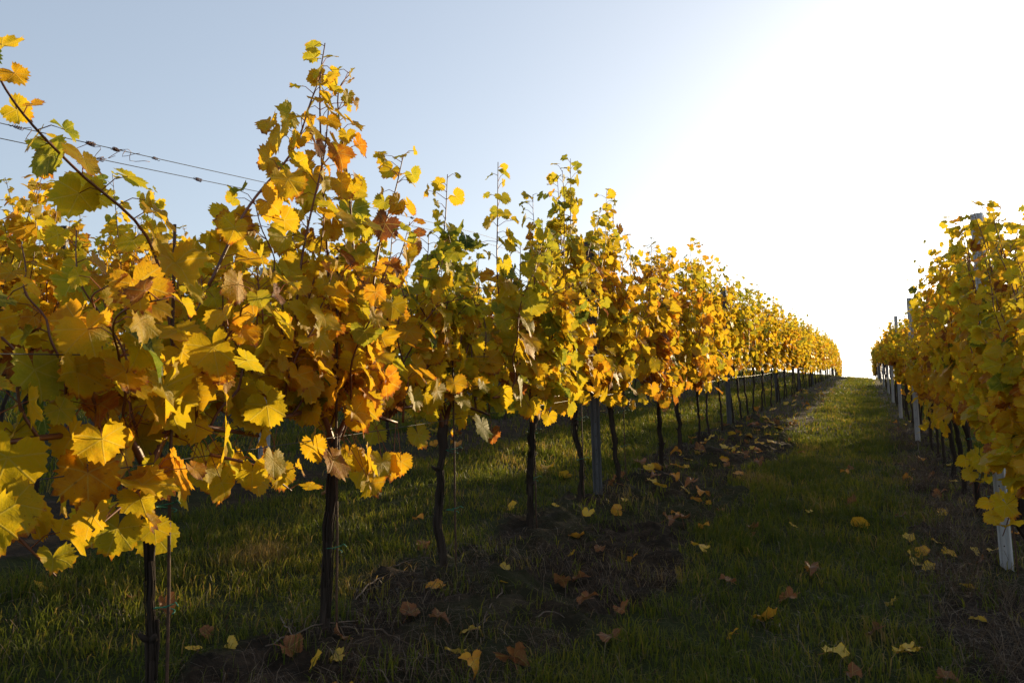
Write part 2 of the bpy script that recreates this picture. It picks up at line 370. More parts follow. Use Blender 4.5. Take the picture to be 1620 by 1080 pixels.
def leaves_mesh(P, T, Nn, size, tint, lod, rng, curl=1.0):
    """P base, T tip direction, Nn normal -> V, F, attr arrays"""
    V2, F3 = TPL[lod]; n = len(P); m_ = len(V2)
    T = norm(T); S = norm(np.cross(T, Nn)); Nn = np.cross(S, T)
    if lod == 0:      # every leaf its own mix of deeply and shallowly lobed outline
        f_ = np.clip(rng.beta(1.0, 2.0, (n, 1)), 0, .8); V3 = TPL[3][0]
        x = V2[:, 0][None]*(1-f_)+V3[:, 0][None]*f_; y = V2[:, 1][None]*(1-f_)+V3[:, 1][None]*f_
        nz_ = 1+(rng.random((n, m_))-.5)*.13*(np.arange(m_)[None] >= m_-52); x = x*nz_; y = y*nz_
    else: x = V2[:, 0][None, :]; y = V2[:, 1][None, :]
    asym = rng.normal(0, .10, (n, 1)); x_ = x*(1+asym*np.sign(x))*rng.uniform(.92, 1.12, (n, 1)); y_ = y*rng.uniform(.9, 1.08, (n, 1))
    # deep or shallow lobing per leaf
    curl = curl*np.clip(rng.lognormal(0, .45, (n, 1)), .4, 2.4)
    fold = rng.uniform(-.05, .5, (n, 1))*curl; droop = rng.uniform(-.05, .42, (n, 1))*curl; roll = rng.normal(0, .28, (n, 1))*curl
    ph = rng.random((n, 1))*6.28; rho2 = x*x+y*y
    z = fold*np.abs(x_)*.9-droop*y_*np.abs(y_)*.9-fold*.5*x_*x_+roll*x_*y_
    z = z+.085*curl*rho2*np.sin(5*np.arctan2(x, y)+ph)+.04*curl*rho2*np.sin(11*np.arctan2(x, y)+ph*2)
    if lod == 2: z = z*.8
    sz = size[:, None]
    V = P[:, None]+(S[:, None]*(x_*sz)[..., None]+T[:, None]*(y_*sz)[..., None]+Nn[:, None]*(z*sz)[..., None])
    F = (np.arange(n)[:, None, None]*m_+F3[None]).reshape(-1, 3)
    r2, r3 = rng.random(n), rng.random(n)
    c = np.stack([np.repeat(tint, m_), np.repeat(r2, m_), np.repeat(r3, m_), np.ones(n*m_)], -1)
    lc = np.stack([np.tile(V2[:, 0], n), np.tile(V2[:, 1], n), np.zeros(n*m_)], -1)
    return V.reshape(-1, 3), F, c, lc

# ------------------------------------------------------------------ a grapevine
def make_vine(seed, lod, H=2.0, tone=.6, shoots=None, nsh=9, head=.68, lean=0.0, bulge=.20, low=22, dens=1.0, big=1.0, tall=1, wide=.47, wobble=1.0, thick=1.0):
    rng = np.random.default_rng(seed); tone = tone+.05
    root = bpy.data.objects.new('grapevine', None); COL.objects.link(root); root.empty_display_size = .2
    # trunk
    k = 12 if lod == 0 else (8 if lod == 1 else 5)
    n = 15 if lod < 2 else 7
    t_ = np.linspace(0, 1, n)
    wob = np.cumsum(rng.normal(0, .0095*wobble, (n, 2)), 0); wob -= wob[0]
    bx, by = rng.normal(0, .03)*wobble, rng.normal(0, .05)*wobble+lean
    P = np.stack([wob[:, 0]*.7+bx*(1-t_)*0+bx*t_**2, wob[:, 1]*.8+by*t_**1.5, -.05+(head+.05)*t_], -1)
    r = .0135+.004*rng.random(n)+.008*np.exp(-((t_-0)/.12)**2)+.013*np.exp(-((t_-.97)/.07)**2); r[-1] *= .72
    mb = MB(); V, F = tube(P, r*thick*(1 if rng.random() > .3 else .85), k, True, .20 if lod == 0 else .12, rng); mb.add(V, F)
    top = P[-1]
    if lod == 0:      # shaggy strips of peeling bark and knots
        for _ in range(26):
            a0 = rng.random()*6.28; i0 = rng.integers(0, n-5); ln = rng.integers(3, 6); ii = np.arange(i0, min(n, i0+ln+1)); aa = a0+np.linspace(0, rng.normal(0, .5), len(ii)); off = (r[ii]*thick+.0015+np.linspace(0, rng.uniform(0, .006), len(ii)))[:, None]
            Q = P[ii]+off*np.stack([np.cos(aa), np.sin(aa), 0*aa], -1); V, F = tube(Q, rng.uniform(.0016, .004), 4, True, .3, rng); mb.add(V, F)
        for _ in range(3):
            q0 = P[rng.integers(4, n-1)]; aa = rng.random()*6.28; V, F = tube(np.array([q0, q0+np.array([math.cos(aa)*.02, math.sin(aa)*.02, .008]), q0+np.array([math.cos(aa)*.034, math.sin(aa)*.034, .02])])*1.0, [.012, .010, .005], 6, True, .2, rng); mb.add(V, F)
    obj('trunk', mb.mesh('trunk', [M_BARK]), root)
    # fruiting cane bent along the wire both ways
    cane = []
    mb = MB()
    for sgn in (-1, 1):
        e = top+np.array([rng.normal(0, .02), sgn*wide, .06+rng.normal(0, .02)])
        Q = spline([top-[0, 0, .03], top+[0, sgn*.08, .07+.03*rng.random()], top+[rng.normal(0, .015), sgn*.25, .085], e], 12)
        cane.append(Q); V, F = tube(Q, np.linspace(.012, .006, 12), 6 if lod < 2 else 4); mb.add(V, F)
    obj('cane', mb.mesh('cane', [M_CANE]), root)
    # shoots
    lines = []
    for j in range(nsh):
        sg = -1 if j % 2 else 1; Q = cane[0 if sg < 0 else 1]; b = Q[int(np.clip((j//2+.5)/(nsh/2)*11, 1, 11))].copy()
        L = (H-b[2])*rng.uniform(.80, 1.0); 
        if rng.random() < .25: L *= .7
        npt = 9; tt = np.linspace(0, 1, npt); dx = rng.normal(0, .10); dy = rng.normal(0, .19)
        wv = np.cumsum(rng.normal(0, .018, (npt, 2)), 0)
        pts = np.stack([b[0]+dx*tt+wv[:, 0], b[1]+dy*tt+wv[:, 1], b[2]+L*tt], -1)
        if rng.random() < .20:      # an arching, escaped shoot
            sx_ = rng.choice([-1, 1]); pts[:, 0] += sx_*.28*tt**2; pts[:, 2] -= .38*L*tt**3
        lines.append((spline(pts, 24), 1.0))
    for j in range(tall):
        y0 = rng.uniform(-.35, .35); tt = np.linspace(0, 1, 7)
        pts = np.stack([rng.normal(0, .05)+rng.normal(0, .05)*tt, y0+rng.normal(0, .14)*tt, 1.1+(H-1.1+rng.uniform(.08, .26))*tt], -1); lines.append((spline(pts, 20), .75))
    for s in (shoots or ()):
        lines.append((spline(s, 28), 1.15))
    mbs = MB(); LP, LT, LN, LS = [], [], [], []; pet = MB()
    for li, (Q, sc_) in enumerate(lines):
        seg = np.linalg.norm(np.diff(Q, axis=0), axis=1); cum = np.concatenate([[0], np.cumsum(seg)]); L = cum[-1]
        V, F = tube(Q, np.linspace(.0048, .0018, len(Q))*(1.15 if sc_ > 1 else 1), 5 if lod < 2 else 3)
        if lod == 0: obj('shoot', mesh_np('shoot', V, F, [M_CANE]), root)
        else: mbs.add(V, F)
        d = .03+rng.random()*.05; alt = rng.choice([-1, 1]); az0 = rng.uniform(0, 6.28)
        while d < L:
            f = d/L; p = np.array([np.interp(d, cum, Q[:, c]) for c in range(3)])
            for rep in range(1+(rng.random() < .55*dens*(1-f*.6))):
                alt = -alt
                az = az0+alt*math.pi/2+rng.normal(0, .55)+(math.pi/2 if rep else 0)
                outv = np.array([math.cos(az), math.sin(az)*.8, 0]); 
                if rng.random() < .6: outv = np.array([(1 if p[0]+rng.normal(0, .06) > 0 else -1)*abs(rng.normal(.8, .3)), rng.normal(0, .5), 0])
                outv = norm(outv)
                pl = rng.uniform(.05, .10)*(1-.4*f)*(1+rep*.5)
                q_ = p+outv*pl+np.array([0, 0, rng.uniform(-.01, .05)])
                size = (.078 if rep == 0 else .060)*big*(1.0-.5*f**2.5)*rng.uniform(.55, 1.22)
                T = outv*rng.uniform(.15, .9)+np.array([0, 0, -rng.uniform(.35, 1.1)])+rng.normal(0, .28, 3)
                if f > .9: T = outv+np.array([0, 0, rng.uniform(-.4, .5)])+rng.normal(0, .3, 3)
                Nn = outv*rng.uniform(.35, 1.0)+np.array([0, 0, rng.uniform(.15, .95)])+rng.normal(0, .35, 3)
                LP.append(q_); LT.append(T); LN.append(Nn); LS.append(size)
                if lod == 0 or (lod == 1 and rng.random() < .5):
                    V, F = tube(np.array([p, (p+q_)/2+[0, 0, .012], q_]), [.0019, .0015, .0013], 3, False); pet.add(V, F, 1)
            d += rng.uniform(.040, .066)/dens*(1-.25*f)
    # leaves that hang below and around the cane
    for j in range(int(low*dens)):
        Q = cane[j % 2]; p = Q[rng.integers(1, 12)]; az = rng.uniform(0, 6.28); outv = np.array([math.cos(az), math.sin(az)*.7, 0])
        q_ = p+outv*rng.uniform(.06, bulge)+np.array([0, 0, rng.uniform(-.22 if big > 1.005 else -.12, .16)])
        LP.append(q_); LT.append(outv*.3+np.array([0, 0, -1.])+rng.normal(0, .25, 3)); LN.append(outv+np.array([0, 0, .3])+rng.normal(0, .3, 3)); LS.append(.075*big*rng.uniform(.7, 1.2))
        if lod < 2: V, F = tube(np.array([p, (p+q_)/2+[0, 0, .03], q_]), [.002, .0016, .0013], 3, False); pet.add(V, F, 1)
    LP = np.array(LP); LS = np.array(LS); n = len(LP)
    base = tone+.16*(noise2(LP[:, 1]*1.0+seed*3.1, LP[:, 2], .22, 71)-.5)*2
    hgt = np.clip((LP[:, 2]-1.0)/1.0, -.5, 1)
    tint = np.clip(base-.12*np.clip(hgt, 0, 1)+rng.normal(0, .08, n)+np.where(rng.random(n) < .06, .26, 0)-np.where(rng.random(n) < .06, .28, 0), .05, .97)
    V, F, c, lc = leaves_mesh(LP, np.array(LT), np.array(LN), LS, tint, lod, rng)
    nl = len(V); FF = [F]; mi = [0]*len(F); Vs = [V]
    if pet.n:
        pv = np.concatenate(pet.V); Vs.append(pv)
        for f in pet.F: FF.append(f+nl); mi += [1]*len(f)
        c = np.concatenate([c, np.tile([.5, .5, .5, 1], (len(pv), 1))]); lc = np.concatenate([lc, np.zeros((len(pv), 3))])
    obj('foliage', mesh_np('foliage', np.concatenate(Vs), FF, [M_LEAF, M_PET], mi, [('tint', 'FLOAT_COLOR', c), ('lc', 'FLOAT_VECTOR', lc)]), root)
    if mbs.n: obj('shoots', mbs.mesh('shoots', [M_CANE]), root)
    return root

ORD = ['first', 'second', 'third', 'fourth', 'fifth', 'sixth', 'seventh', 'eighth', 'ninth', 'tenth', 'eleventh', 'twelfth', 'thirteenth', 'fourteenth', 'fifteenth', 'sixteenth', 'seventeenth', 'eighteenth', 'nineteenth', 'twentieth']
ROWNAME = {'L1': 'the row left of the grass lane', 'L2': 'the second row to the left', 'L3': 'the third row to the left', 'R1': 'the row right of the grass lane', 'R2': 'the second row to the right'}
def place(root, key, x, y, rot=0.0, sc=(1, 1, 1)):
    root.location = (x, y, float(gz(x, y))); root.rotation_euler = (0, 0, rot); root.scale = sc

# world-space pixel-free shoot shapes for the near vines, local to the vine base (x across, y along, z up)
L1Y = [-.05, .78, 1.64, 2.40, 3.30, 4.28, 5.13, 6.15, 7.23, 8.24, 9.19, 10.04]
NEAR = {   # the nearest vines, shaped one by one
 .78: dict(H=1.34, low=40, nsh=10, tall=0, big=1.03, tone=.52, dens=.92, shoots=[
        [(.0, .35, .75), (.05, .42, .62), (.10, .50, .5)]]),
 1.64: dict(H=1.33, low=46, nsh=11, wide=.46, wobble=.25, thick=.62, tall=0, big=1.03, tone=.52, dens=.92, shoots=[
        [(.03, .05, .75), (.03, .02, 1.05), (.02, -.06, 1.30), (.0, -.26, 1.43), (0, -.41, 1.53), (0, -.49, 1.63), (0, -.53, 1.76)],
        [(.1, -.05, .7), (.16, -.2, .62), (.2, -.35, .55)], [(.1, .1, .7), (.18, .2, .66), (.2, .33, .58)]]),
 2.40: dict(H=1.55, low=38, nsh=11, tall=0, big=1.01, tone=.60, dens=.95, lean=-.0, wobble=.4, wide=.42, shoots=[
        [(.03, -.60, 1.15), (.04, -.45, 1.42), (.03, -.22, 1.68), (.0, -.08, 1.92), (0, -.03, 2.02)],
        [(0, .05, .8), (0, .02, 1.3), (.0, -.02, 1.7), (0, -.03, 2.0), (0, .0, 2.17)],
        [(.02, .12, .9), (.03, .14, 1.3), (.02, .12, 1.65), (0, .08, 1.98), (.02, .15, 2.12)],
        [(.0, -.2, .8), (.02, -.16, 1.3), (.03, -.05, 1.7), (.02, .0, 1.95)],
        [(.02, .25, 1.1), (.0, .36, 1.45), (.0, .48, 1.70), (.0, .56, 1.9)]]),
 3.30: dict(H=1.62, low=24, tall=0, big=1.0, tone=.50, nsh=12, shoots=[[(.0, -.15, .8), (.0, -.05, 1.3), (.0, .06, 1.62), (.0, .10, 1.9)], [(.0, .1, .8), (.02, .2, 1.2), (.02, .1, 1.5), (.03, .35, 1.6)]]),
 4.28: dict(H=1.86, low=20, tall=0, tone=.46, lean=-.14, nsh=13, wide=.52, shoots=[[(.0, -.3, .9), (.0, -.38, 1.4), (.0, -.36, 1.75), (.0, -.34, 2.05)]]),
 5.13: dict(H=2.12, low=16, tall=2, tone=.48, nsh=13, wide=.52, shoots=[[(.0, -.2, .9), (.0, -.15, 1.5), (.0, -.1, 2.0), (.0, -.12, 2.24)]]),
 6.15: dict(H=2.16, low=28, tone=.55, nsh=14, wide=.55, tall=2), 7.23: dict(H=2.06, low=28, tone=.56, nsh=13, wide=.54), 8.24: dict(H=2.05, low=24, tone=.56), }
first = {}
cnt = 0
LOOK = {.78: 'broad yellow leaves cut by the left edge of the photo', 1.64: 'thin dark trunk topped by one small yellow leaf', 2.40: 'tallest near grapevine, its orange shoots rising highest against the sky', 3.30: 'short yellow grapevine with a lone thin shoot above its crown', 4.28: 'greener grapevine on a crooked trunk leaning left', 5.13: 'tall grapevine just in front of the dark steel post'}
near_roots = []
for j, y in enumerate(L1Y[1:10]):
    kw = NEAR.get(y, {}); r_ = make_vine(100+j, 0, **kw); place(r_, 'L1', -1.80 if y < 2.5 else ROWS['L1']+RNG.normal(0, .02), y)
    near_roots.append(r_)
    if y == 1.64: NEAREST = r_
    lab = LOOK.get(y) or 'golden grapevine, %s behind the nearest dark steel post' % ORD[j-6]
    if y == .78: lab = 'grapevine with broad yellow leaves cut off by the left edge of the picture'
    if y == 1.64: lab = 'grapevine whose thin dark trunk stands nearest the bottom left corner'
    tag(r_, lab, 'grapevine', 'grapevines in the row left of the grass lane')
_r = np.random.default_rng(5)
V, F, c, lc = leaves_mesh(np.array([[.06, -.05, .515]]), np.array([[.05, .1, -1.]]), np.array([[.74, -.67, .25]]), np.array([.05]), np.array([.5]), 0, _r, .6)
obj('lowest_leaf', mesh_np('lowest_leaf', V, [F], [M_LEAF], attrs=[('tint', 'FLOAT_COLOR', c), ('lc', 'FLOAT_VECTOR', lc)]), NEAREST)
# prototypes for the rest
hiP = [make_vine(300+k, 0, H=[1.95, 2.0, 1.9][k], tone=.56, low=16, nsh=11, bulge=.20, tall=0, dens=.86, shoots=[[(-.04, .1*k, .75), (-.14, .1*k+.05, .62), (-.2, .1*k+.12, .42)], [(.0, .2-.2*k, 1.5), (-.03, .2-.2*k, 1.8), (.0, .25-.2*k, 1.98)]]) for k in range(3)]
opP = [make_vine(350+k, 1, H=1.86, tone=.50, low=0, nsh=12, head=1.0, bulge=.10, tall=0) for k in range(3)]
midlowP = [make_vine(370+k, 1, H=1.88, tone=.54, low=18, nsh=12, dens=.9, tall=0) for k in range(3)]
raisedP = [make_vine(380+k, 1, H=2.04+.06*(k % 2), tone=.52, low=6, nsh=14, head=.76, bulge=.12, tall=1+k % 2) for k in range(4)]
midP = [make_vine(400+k, 1, H=2.02+.06*(k % 3), tone=.50+.03*(k % 3), low=24, nsh=13, tall=1+k % 2) for k in range(7)]
farP = [make_vine(500+k, 2, H=2.02+.05*(k % 3), tone=.52, low=24, nsh=10, tall=k % 2+1, big=1.08, dens=.9) for k in range(5)]
used = set()
def use(proto):
    if proto.name not in used: used.add(proto.name); return proto
    return copy_tree(proto)
def row_vines(key, ys, start_n, hs=1.0, hi_until=0.0, mid_until=24.0, open_from=None):
    rx = ROWS[key]
    for j, y in enumerate(ys):
        P_ = hiP if y < hi_until else (midP if y < mid_until else farP)
        if key == 'R1' and 9.5 < y: P_ = midlowP if y < open_from else opP
        if key == 'L1' and 11 < y < 27: P_ = raisedP
        v = use(P_[int(RNG.integers(len(P_)))])
        f = hs*RNG.uniform(.95, 1.05); place(v, key, rx+RNG.normal(0, .025), y, (math.pi if RNG.random() < .5 else 0)+RNG.normal(0, .05), (1, RNG.uniform(.96, 1.08), f*(.88 if key == 'R1' and y < 5 else 1)))
        k = start_n+j
        if k < 20: lab = 'yellow grapevine, %s from the camera in %s' % (ORD[k], ROWNAME[key])
        else: lab = 'small distant yellow grapevine towards the hill crest in %s' % ROWNAME[key]
        tag(v, lab, 'grapevine', 'grapevines in '+ROWNAME[key] if k < 20 else 'distant grapevines in '+ROWNAME[key])
def steps(a, b, s): 
    o = []; y = a
    while y < b: o.append(y); y += s+RNG.normal(0, .04)
    return o
row_vines('L1', steps(9.15, 66, .90), 9, mid_until=26)
row_vines('R1', steps(4.1, 66, .9), 0, hs=1.0, hi_until=9.5, mid_until=24, open_from=15.5)
row_vines('L2', steps(2.2, 50, .92), 0, hs=.90, hi_until=0, mid_until=16)
row_vines('L3', steps(3.6, 40, .95), 0, hs=.95, hi_until=0, mid_until=10)
row_vines('R2', steps(8.0, 50, .95), 0, hs=1.0, hi_until=0, mid_until=0)
for o_ in COL.objects:
    if o_.type == 'EMPTY' and o_.name.startswith('grapevine') and o_.location.x > 2.5: o_.scale.z = 1.2 if o_.location.y < 25 else .98  # mostly unseen second right row
for p_ in hiP+opP+midlowP+raisedP+midP+farP:
    if p_.name not in used:
        for c in list(p_.children): bpy.data.objects.remove(c)
        bpy.data.objects.remove(p_)

# ------------------------------------------------------------------ steel posts
def post_mesh():
    """cold-rolled ribbed channel, 2.07 m, open side away from +X"""
    w_, d_ = .042, .030
    prof = [(-w_, -d_), (-w_, 0), (-w_*.72, 0), (-w_*.62, -.006), (-w_*.42, -.006), (-w_*.32, .003), (w_*.32, .003), (w_*.42, -.006), (w_*.62, -.006), (w_*.72, 0), (w_, 0), (w_, -d_)]
    prof = np.array(prof); inn = prof.copy(); inn[:, 1] -= .0025; inn[0] = (-w_+.0025, -d_); inn[1] = (-w_+.0025, -.0025); inn[-2] = (w_-.0025, -.0025); inn[-1] = (w_-.0025, -d_)
    loop = np.concatenate([prof, inn[::-1]]); n = len(loop)
    mb = MB(); V = []
    for z in (-.25, 2.02): V += [(b, a, z) for a, b in loop]
    j = np.arange(n); mb.add(np.array(V), [np.stack([j, (j+1) % n, (j+1) % n+n, j+n], -1), np.arange(n)[None, :], (np.arange(n)[::-1]+n)[None, :]], 0)
    return mb
def fitting_meshes(posts):
    holes = MB()
    for z in np.arange(.12, 1.98, .11):   # punched holes down the middle rib
        a = np.linspace(0, 2*math.pi, 8, endpoint=False)
        V = np.concatenate([np.stack([np.full(8, .0031), np.cos(a)*.005, z+np.sin(a)*.005], -1), np.stack([np.full(8, .0042), np.cos(a)*.0045, z+np.sin(a)*.0045], -1)])
        j = np.arange(8); 
        for p_ in posts: p_.add(V, [np.stack([j, (j+1) % 8, (j+1) % 8+8, j+8], -1), (j+8)[None, :]], 1)
    hooks = MB()
    for z in (.72, 1.02, 1.35, 1.68, 1.95):
        for s in (-1, 1):
            V, F = tube(spline([(-.004, s*.040, z-.016), (-.004, s*.054, z-.008), (-.004, s*.052, z+.012), (-.004, s*.047, z+.014)], 8), .0022, 5); hooks.add(V, F)
    return hooks.mesh('hooks', [M_STEEL])
pa_, pb_ = post_mesh(), post_mesh(); km = fitting_meshes((pa_, pb_))
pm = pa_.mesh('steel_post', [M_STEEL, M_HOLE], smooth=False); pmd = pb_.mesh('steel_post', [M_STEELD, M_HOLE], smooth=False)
def post(key, x, y, rz, lean, lab, group):
    o = bpy.data.objects.new('steel_post', None); COL.objects.link(o); o.empty_display_size = .2
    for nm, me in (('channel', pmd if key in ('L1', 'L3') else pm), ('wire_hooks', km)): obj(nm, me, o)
    o.location = (x, y, float(gz(x, y))); o.rotation_euler = (lean[0], lean[1], rz)
    if key == 'L1': o.scale = (.8, .8, .92 if y < 6 else 1)
    if key == 'R1': o.scale = (.74, .74, 1)
    if key in ('L2', 'L3'): o.scale = (1, 1, .74 if (key == 'L2' and y < 5) else .93 if y < 5.5 else 1.1)
    tag(o, lab, 'post', group)
PY = {'L1': [5.62, 11.9, 18.7, 25.3, 32, 38.6, 45.3, 52], 'R1': [5.27, 12.45, 17.6, 23.5, 30, 37, 44, 51], 'L2': [4.72, 11.2, 18, 25, 32, 39], 'L3': [5.1, 8.45, 15, 22, 29, 36]}
for key, ys in PY.items():
    for j, y in enumerate(ys):
        x = ROWS[key]+(-.03 if key != 'L2' else .22 if j == 0 else 0)+RNG.normal(0, .01)
        if key == 'R1': x = [.65, .60, .58, .62][j] if j < 4 else ROWS[key]-.05
        rz = rad(-55) if key[0] == 'R' else rad(-72)
        if key == 'R1': rz = rad(180+62)
        if key == 'L2' and j == 0: rz = rad(-50)
        col = {'L1': 'dark grey', 'R1': 'pale grey', 'L2': 'pale grey', 'L3': 'dark grey'}[key]
        nr = {'L1': 'nearest', 'R1': 'nearest', 'L2': 'nearest', 'L3': 'nearest'}
        lab = '%s steel post, %s from the camera in %s' % (col, 'nearest' if j == 0 else ORD[j], ROWNAME[key])
        post(key, x, y, rz, (rad(RNG.normal(0, .5)), rad(-1.1 if j == 0 else RNG.normal(-.5, .5))), lab, 'steel trellis posts')

# ------------------------------------------------------------------ trellis wires
def wire(key, h, x_off, y0, y1, lab, knots=()):
    ys = np.arange(y0, y1, .55); x = ROWS[key]+x_off
    sag = -.02*np.abs(np.sin((ys-5.5)/6.6*math.pi))
    zz = SY*ys+SX*x+h+sag+(.043*np.clip(ys-2.8, -2, 6) if key == 'L2' and h > 1.5 else 0)-0.0045*np.maximum(0, ys-50)**2
    P = np.stack([np.full_like(ys, x), ys, zz], -1)
    V, F = tube(P, .0028 if (key == 'L2' and h > 1.5) else .0016, 5); o = obj('trellis_wire', mesh_np('trellis_wire', V, F, [M_WIRE]))
    tag(o, lab, 'wire', 'trellis wires')
    if len(knots):
        rng = np.random.default_rng(int(h*100))
        for ky, n_ in knots:
            z0 = float(np.interp(ky, ys, zz))
            for q_ in range(n_):   # dried tendril wound round the wire
                t_ = np.linspace(0, 1, 26); a = t_*rng.uniform(14, 26)+rng.random()*6; rr = .007+.006*rng.random()
                Q = np.stack([x+rr*np.cos(a), ky+(t_-.5)*rng.uniform(.02, .06)+rng.normal(0, .02), z0+rr*np.sin(a)], -1)
                if rng.random() < .5: tl = np.linspace(0, 1, 8)[:, None]; e = Q[-1]; Q = np.concatenate([Q, e+tl*np.array([rng.normal(0, .05), rng.normal(0, .1), -.10*rng.random()-.02])+.02*np.sin(tl*8)])
                V, F = tube(Q, .0020, 4); obj('dried_tendril', mesh_np('dried_tendril', V, F, [M_CANE]), o)
    return o
HN = {.74: 'low fruiting', 1.03: 'middle', 1.38: 'upper', 1.72: 'high'}
for key, y1 in (('L1', 62), ('R1', 62), ('L2', 48)):
    for h, nm in HN.items():
        if (key == 'L2' and h > 1.1) or (key == 'L1' and h > 1.5): continue
        wire(key, h, .03 if key[0] == 'L' else -.03, (2.3 if h > 1.1 else -.3) if key == 'L1' else 1.5, y1, '%s trellis wire running through the leaves of %s' % (nm, ROWNAME[key]))
wire('L2', 2.14, .03, 1.0, 48, 'upper of the two thin dark wires crossing the sky at the left', [(2.9, 2), (3.37, 5), (3.55, 4), (3.85, 2), (5.2, 3), (5.9, 2), (7.2, 2), (8.3, 2)])
wire('L2', 2.065, -.03, 1.0, 48, 'lower of the two thin dark wires crossing the sky at the left', [(3.5, 1), (4.3, 3), (6.4, 2), (7.8, 2)])

# ------------------------------------------------------------------ thin support rods with green ties beside the near trunks
def rod(x, y, lab, dx, lean=0.0, h=1.35):
    rng = np.random.default_rng(int(y*100)); P = np.stack([np.linspace(0, lean, 8), rng.normal(0, .002, 8), np.linspace(-.08, h, 8)], -1)
    V, F = tube(P, .0045, 6); o = obj('support_rod', mesh_np('support_rod', V, F, [M_ROD]), None, (x, y, float(gz(x, y))))
    tag(o, lab, 'rod', 'thin support rods')
    for z in (.28, .55):
        a = np.linspace(0, 2*math.pi*1.05, 22); Q = np.stack([dx*.5+np.cos(a)*(abs(dx)*.5+.016), np.sin(a)*.026, z+.004*a], -1)
        Q = np.concatenate([Q, Q[-1]+np.array([[.015, -.010, .006], [.034, -.018, -.002]])]); V, F = tube(Q, .0017, 4)
        obj('green_tie', mesh_np('green_tie', V, F, [M_TIE]), o)
for j, y in enumerate(L1Y[2:8]):
    rod(ROWS['L1']+.028, y+.02, 'thin rusty rod with green ties beside the %s trunk of the left row' % ['nearest visible', 'second', 'third', 'fourth', 'fifth', 'sixth'][j], -.028)
for j, y in enumerate((4.15, 5.0, 5.9, 6.8)):
    rod(ROWS['R1']-.05, y, 'thin rusty rod beside the %s trunk of the right row' % ['nearest', 'second', 'third', 'fourth'][j], .05, lean=-.05+.02*j)

# ------------------------------------------------------------------ fallen leaves
def fallen_proto(seed, tint, curl, lod=3):
    rng = np.random.default_rng(seed); T = np.array([[0, 1., 0]]); N_ = np.array([[0, 0, 1.]])
    V, F, c, lc = leaves_mesh(np.zeros((1, 3)), T, N_, np.array([.075]), np.array([tint]), lod, rng, curl)
    V[:, 2] -= V[:, 2].min()
    me = mesh_np('fallen_leaf', V, [F], [M_DRY, M_PET], None, [('tint', 'FLOAT_COLOR', c), ('lc', 'FLOAT_VECTOR', lc)])
    t_ = np.linspace(0, 1, 6); P = np.stack([.01*np.sin(t_*3)*seed % 1*0+.012*t_**2, -.075*t_, .004+V[0, 2]*(1-t_)], -1); Vp, Fp = tube(P, .0016, 4)
    return me, mesh_np('leaf_stalk', Vp, Fp, [M_PET])
FC = {'yellow': [fallen_proto(s, .47, 1.6) for s in (1, 2, 3, 11)], 'pale': [fallen_proto(s, .33, 1.4) for s in (4, 5, 12)], 'orange': [fallen_proto(s, .62, 1.8) for s in (6, 7, 13)], 'brown': [fallen_proto(s, .88, 2.2) for s in (8, 9, 10)]}
def fallen(x, y, kind, lab, sc=1.0, group='fallen leaves', tilt=.35, up=.01):
    me, pe = FC[kind][int(RNG.integers(len(FC[kind])))]
    up += .02 if soil(np.array([x]), np.array([y]))[0] < .5 else .006
    o = obj('fallen_leaf', me, None, (x, y, float(gz(x, y))+up)); o.rotation_euler = (RNG.normal(0, tilt), RNG.normal(0, tilt), RNG.random()*6.28); s_ = sc*RNG.uniform(.85, 1.1); o.scale = (s_, s_, s_)
    tag(o, lab, 'fallen leaf', group); obj('leaf_stalk', pe, o)
C0 = np.array([0, 0, H0])
def on_ground(px, py):
    d = B[2]+B[0]*(px-810)/1271-B[1]*(py-540)/1271; t_ = -H0/(d[2]-SY*d[1]-SX*d[0]); p = C0+d*t_; return float(p[0]), float(p[1])
